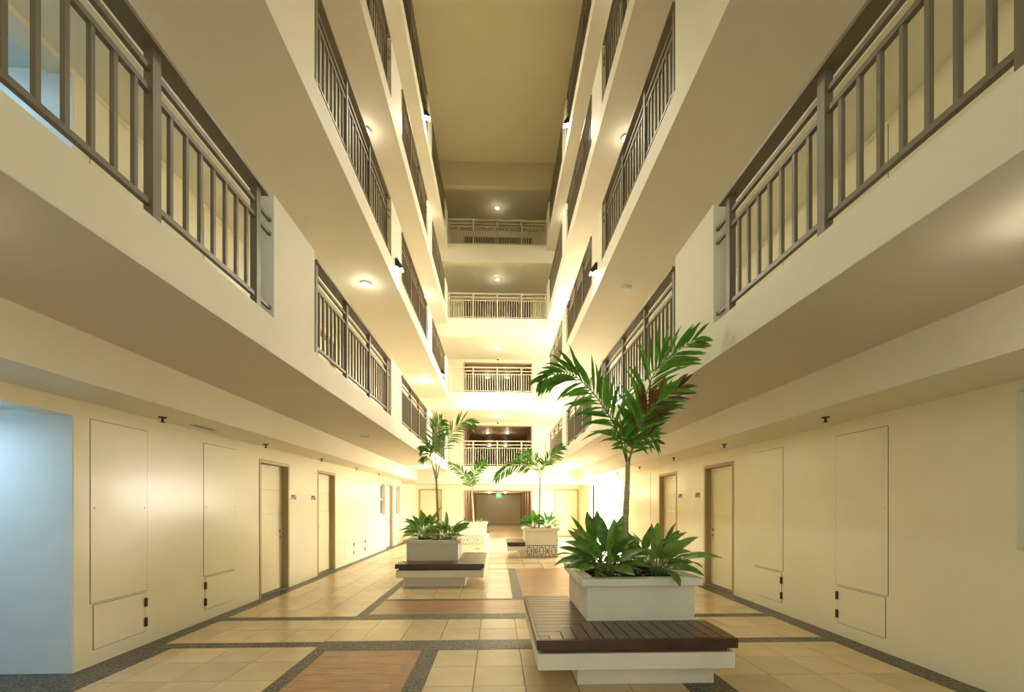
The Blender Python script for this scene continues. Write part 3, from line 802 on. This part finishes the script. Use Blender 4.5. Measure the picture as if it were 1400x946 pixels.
palm('tall palm with spreading dark fronds rising from the big planter', (1.275, 4.37), [(1.275, 4.37, .74), (1.285, 4.37, 1.2), (1.30, 4.36, 1.6), (1.31, 4.36, 1.92)], [
    ([(1.30, 4.36, 1.86), (1.2, 4.3, 2.14), (1.06, 4.25, 2.37), (0.85, 4.15, 2.58), (0.63, 4.05, 2.68), (0.4, 3.95, 2.58)], .40, 32, .14, .02, .75),
    ([(1.32, 4.36, 1.88), (1.365, 4.3, 2.14), (1.42, 4.25, 2.38), (1.49, 4.15, 2.69), (1.61, 4.0, 2.83), (1.76, 3.8, 2.92)], .40, 32, .12, .04, .35),
    ([(1.33, 4.36, 1.93), (1.37, 4.32, 2.10), (1.42, 4.22, 2.27), (1.50, 4.10, 2.40), (1.69, 3.95, 2.54)], .32, 24, .13, .38, .35),
    ([(1.30, 4.36, 1.91), (1.22, 4.2, 2.1), (1.13, 4.0, 2.19), (1.03, 3.8, 2.12)], .22, 14, .15, .02, .5),
    ([(1.32, 4.36, 1.91), (1.42, 4.5, 2.09), (1.50, 4.62, 2.32), (1.50, 4.72, 2.55)], .26, 14, .2, .08, .4),
    ([(1.31, 4.36, 1.86), (1.33, 4.22, 2.02), (1.38, 4.02, 2.08), (1.44, 3.85, 2.0)], .24, 9, .15, .1, .5),
], .775, .030, 101, 'palm', lw=.038)
palm('slim palm with tall narrow crown in the middle planter', (-1.17, 8.62), [(-1.15, 8.62, .74), (-1.155, 8.61, 1.2), (-1.175, 8.6, 1.6), (-1.19, 8.6, 1.96)], [
    ([(-1.19, 8.6, 1.91), (-1.25, 8.55, 2.17), (-1.29, 8.5, 2.44), (-1.34, 8.45, 2.54), (-1.43, 8.4, 2.52)], .26, 14, .45, .03, .8),
    ([(-1.19, 8.6, 1.91), (-1.2, 8.6, 2.32), (-1.23, 8.55, 2.65), (-1.18, 8.5, 2.91), (-1.07, 8.4, 3.07)], .36, 20, .32, .03, .7),
    ([(-1.18, 8.6, 1.96), (-1.11, 8.62, 2.32), (-1.03, 8.65, 2.63), (-0.89, 8.7, 2.88), (-0.7, 8.7, 3.08), (-0.46, 8.7, 3.06)], .32, 22, .32, .15, .6),
    ([(-1.18, 8.6, 1.99), (-1.3, 8.7, 2.29), (-1.4, 8.8, 2.43), (-1.48, 8.85, 2.39)], .26, 12, .4, .05, .9),
], .775, .026, 102, 'palm', lw=.032)
palm('palm with long drooping frond above the brown meander planter', (1.215, 12.62), [(1.205, 12.62, .74), (1.21, 12.6, 1.2), (1.22, 12.6, 1.7), (1.235, 12.6, 2.22)], [
    ([(1.23, 12.6, 2.18), (1.02, 12.5, 2.48), (0.76, 12.4, 2.58), (0.44, 12.3, 2.57), (0.14, 12.2, 2.39), (-0.05, 12.1, 2.17)], .40, 22, .2, .0, 1.0),
    ([(1.23, 12.6, 2.29), (1.1, 12.7, 2.68), (0.91, 12.8, 2.91), (0.65, 12.9, 2.92)], .34, 14, .25, .0, .9),
    ([(1.26, 12.6, 2.27), (1.33, 12.4, 2.57), (1.47, 12.2, 2.76), (1.62, 12.0, 2.91), (1.74, 11.85, 3.03)], .36, 18, .2, .04, .5),
    ([(1.24, 12.6, 2.23), (1.23, 12.9, 2.53), (1.31, 13.1, 2.76), (1.44, 13.3, 2.83)], .36, 14, .2, .0, .6),
], .775, .028, 103, 'palmb', lw=.044)
palm('small palm with two spread fronds in the white planter', (-.915, 16.5), [(-.905, 16.5, .74), (-.915, 16.5, 1.2), (-.94, 16.5, 1.6), (-.955, 16.5, 1.97)], [
    ([(-0.96, 16.5, 1.92), (-1.16, 16.45, 2.43), (-1.42, 16.2, 2.75), (-1.76, 15.9, 2.93)], .36, 20, .15, .03, .6),
    ([(-0.93, 16.5, 1.92), (-0.87, 16.5, 2.55), (-0.69, 16.45, 2.84), (-0.46, 16.4, 3.03)], .36, 20, .15, .03, .6),
    ([(-0.95, 16.5, 1.92), (-0.97, 16.3, 2.4), (-1.07, 16.1, 2.6)], .30, 12, .2, .1, .5),
], .775, .035, 104, 'palmb', lw=.05)
# a fallen yellow leaf on the soil of the big planter
tag(leaf_blade((.90, 3.99, .80), (.35, -.4, .25), (0, 0, 1), .13, .06, .9).build('fallen_leaf', 'bark', None, smooth=True), 'withered orange leaf lying over a pot rim in the big planter', 'leaf')
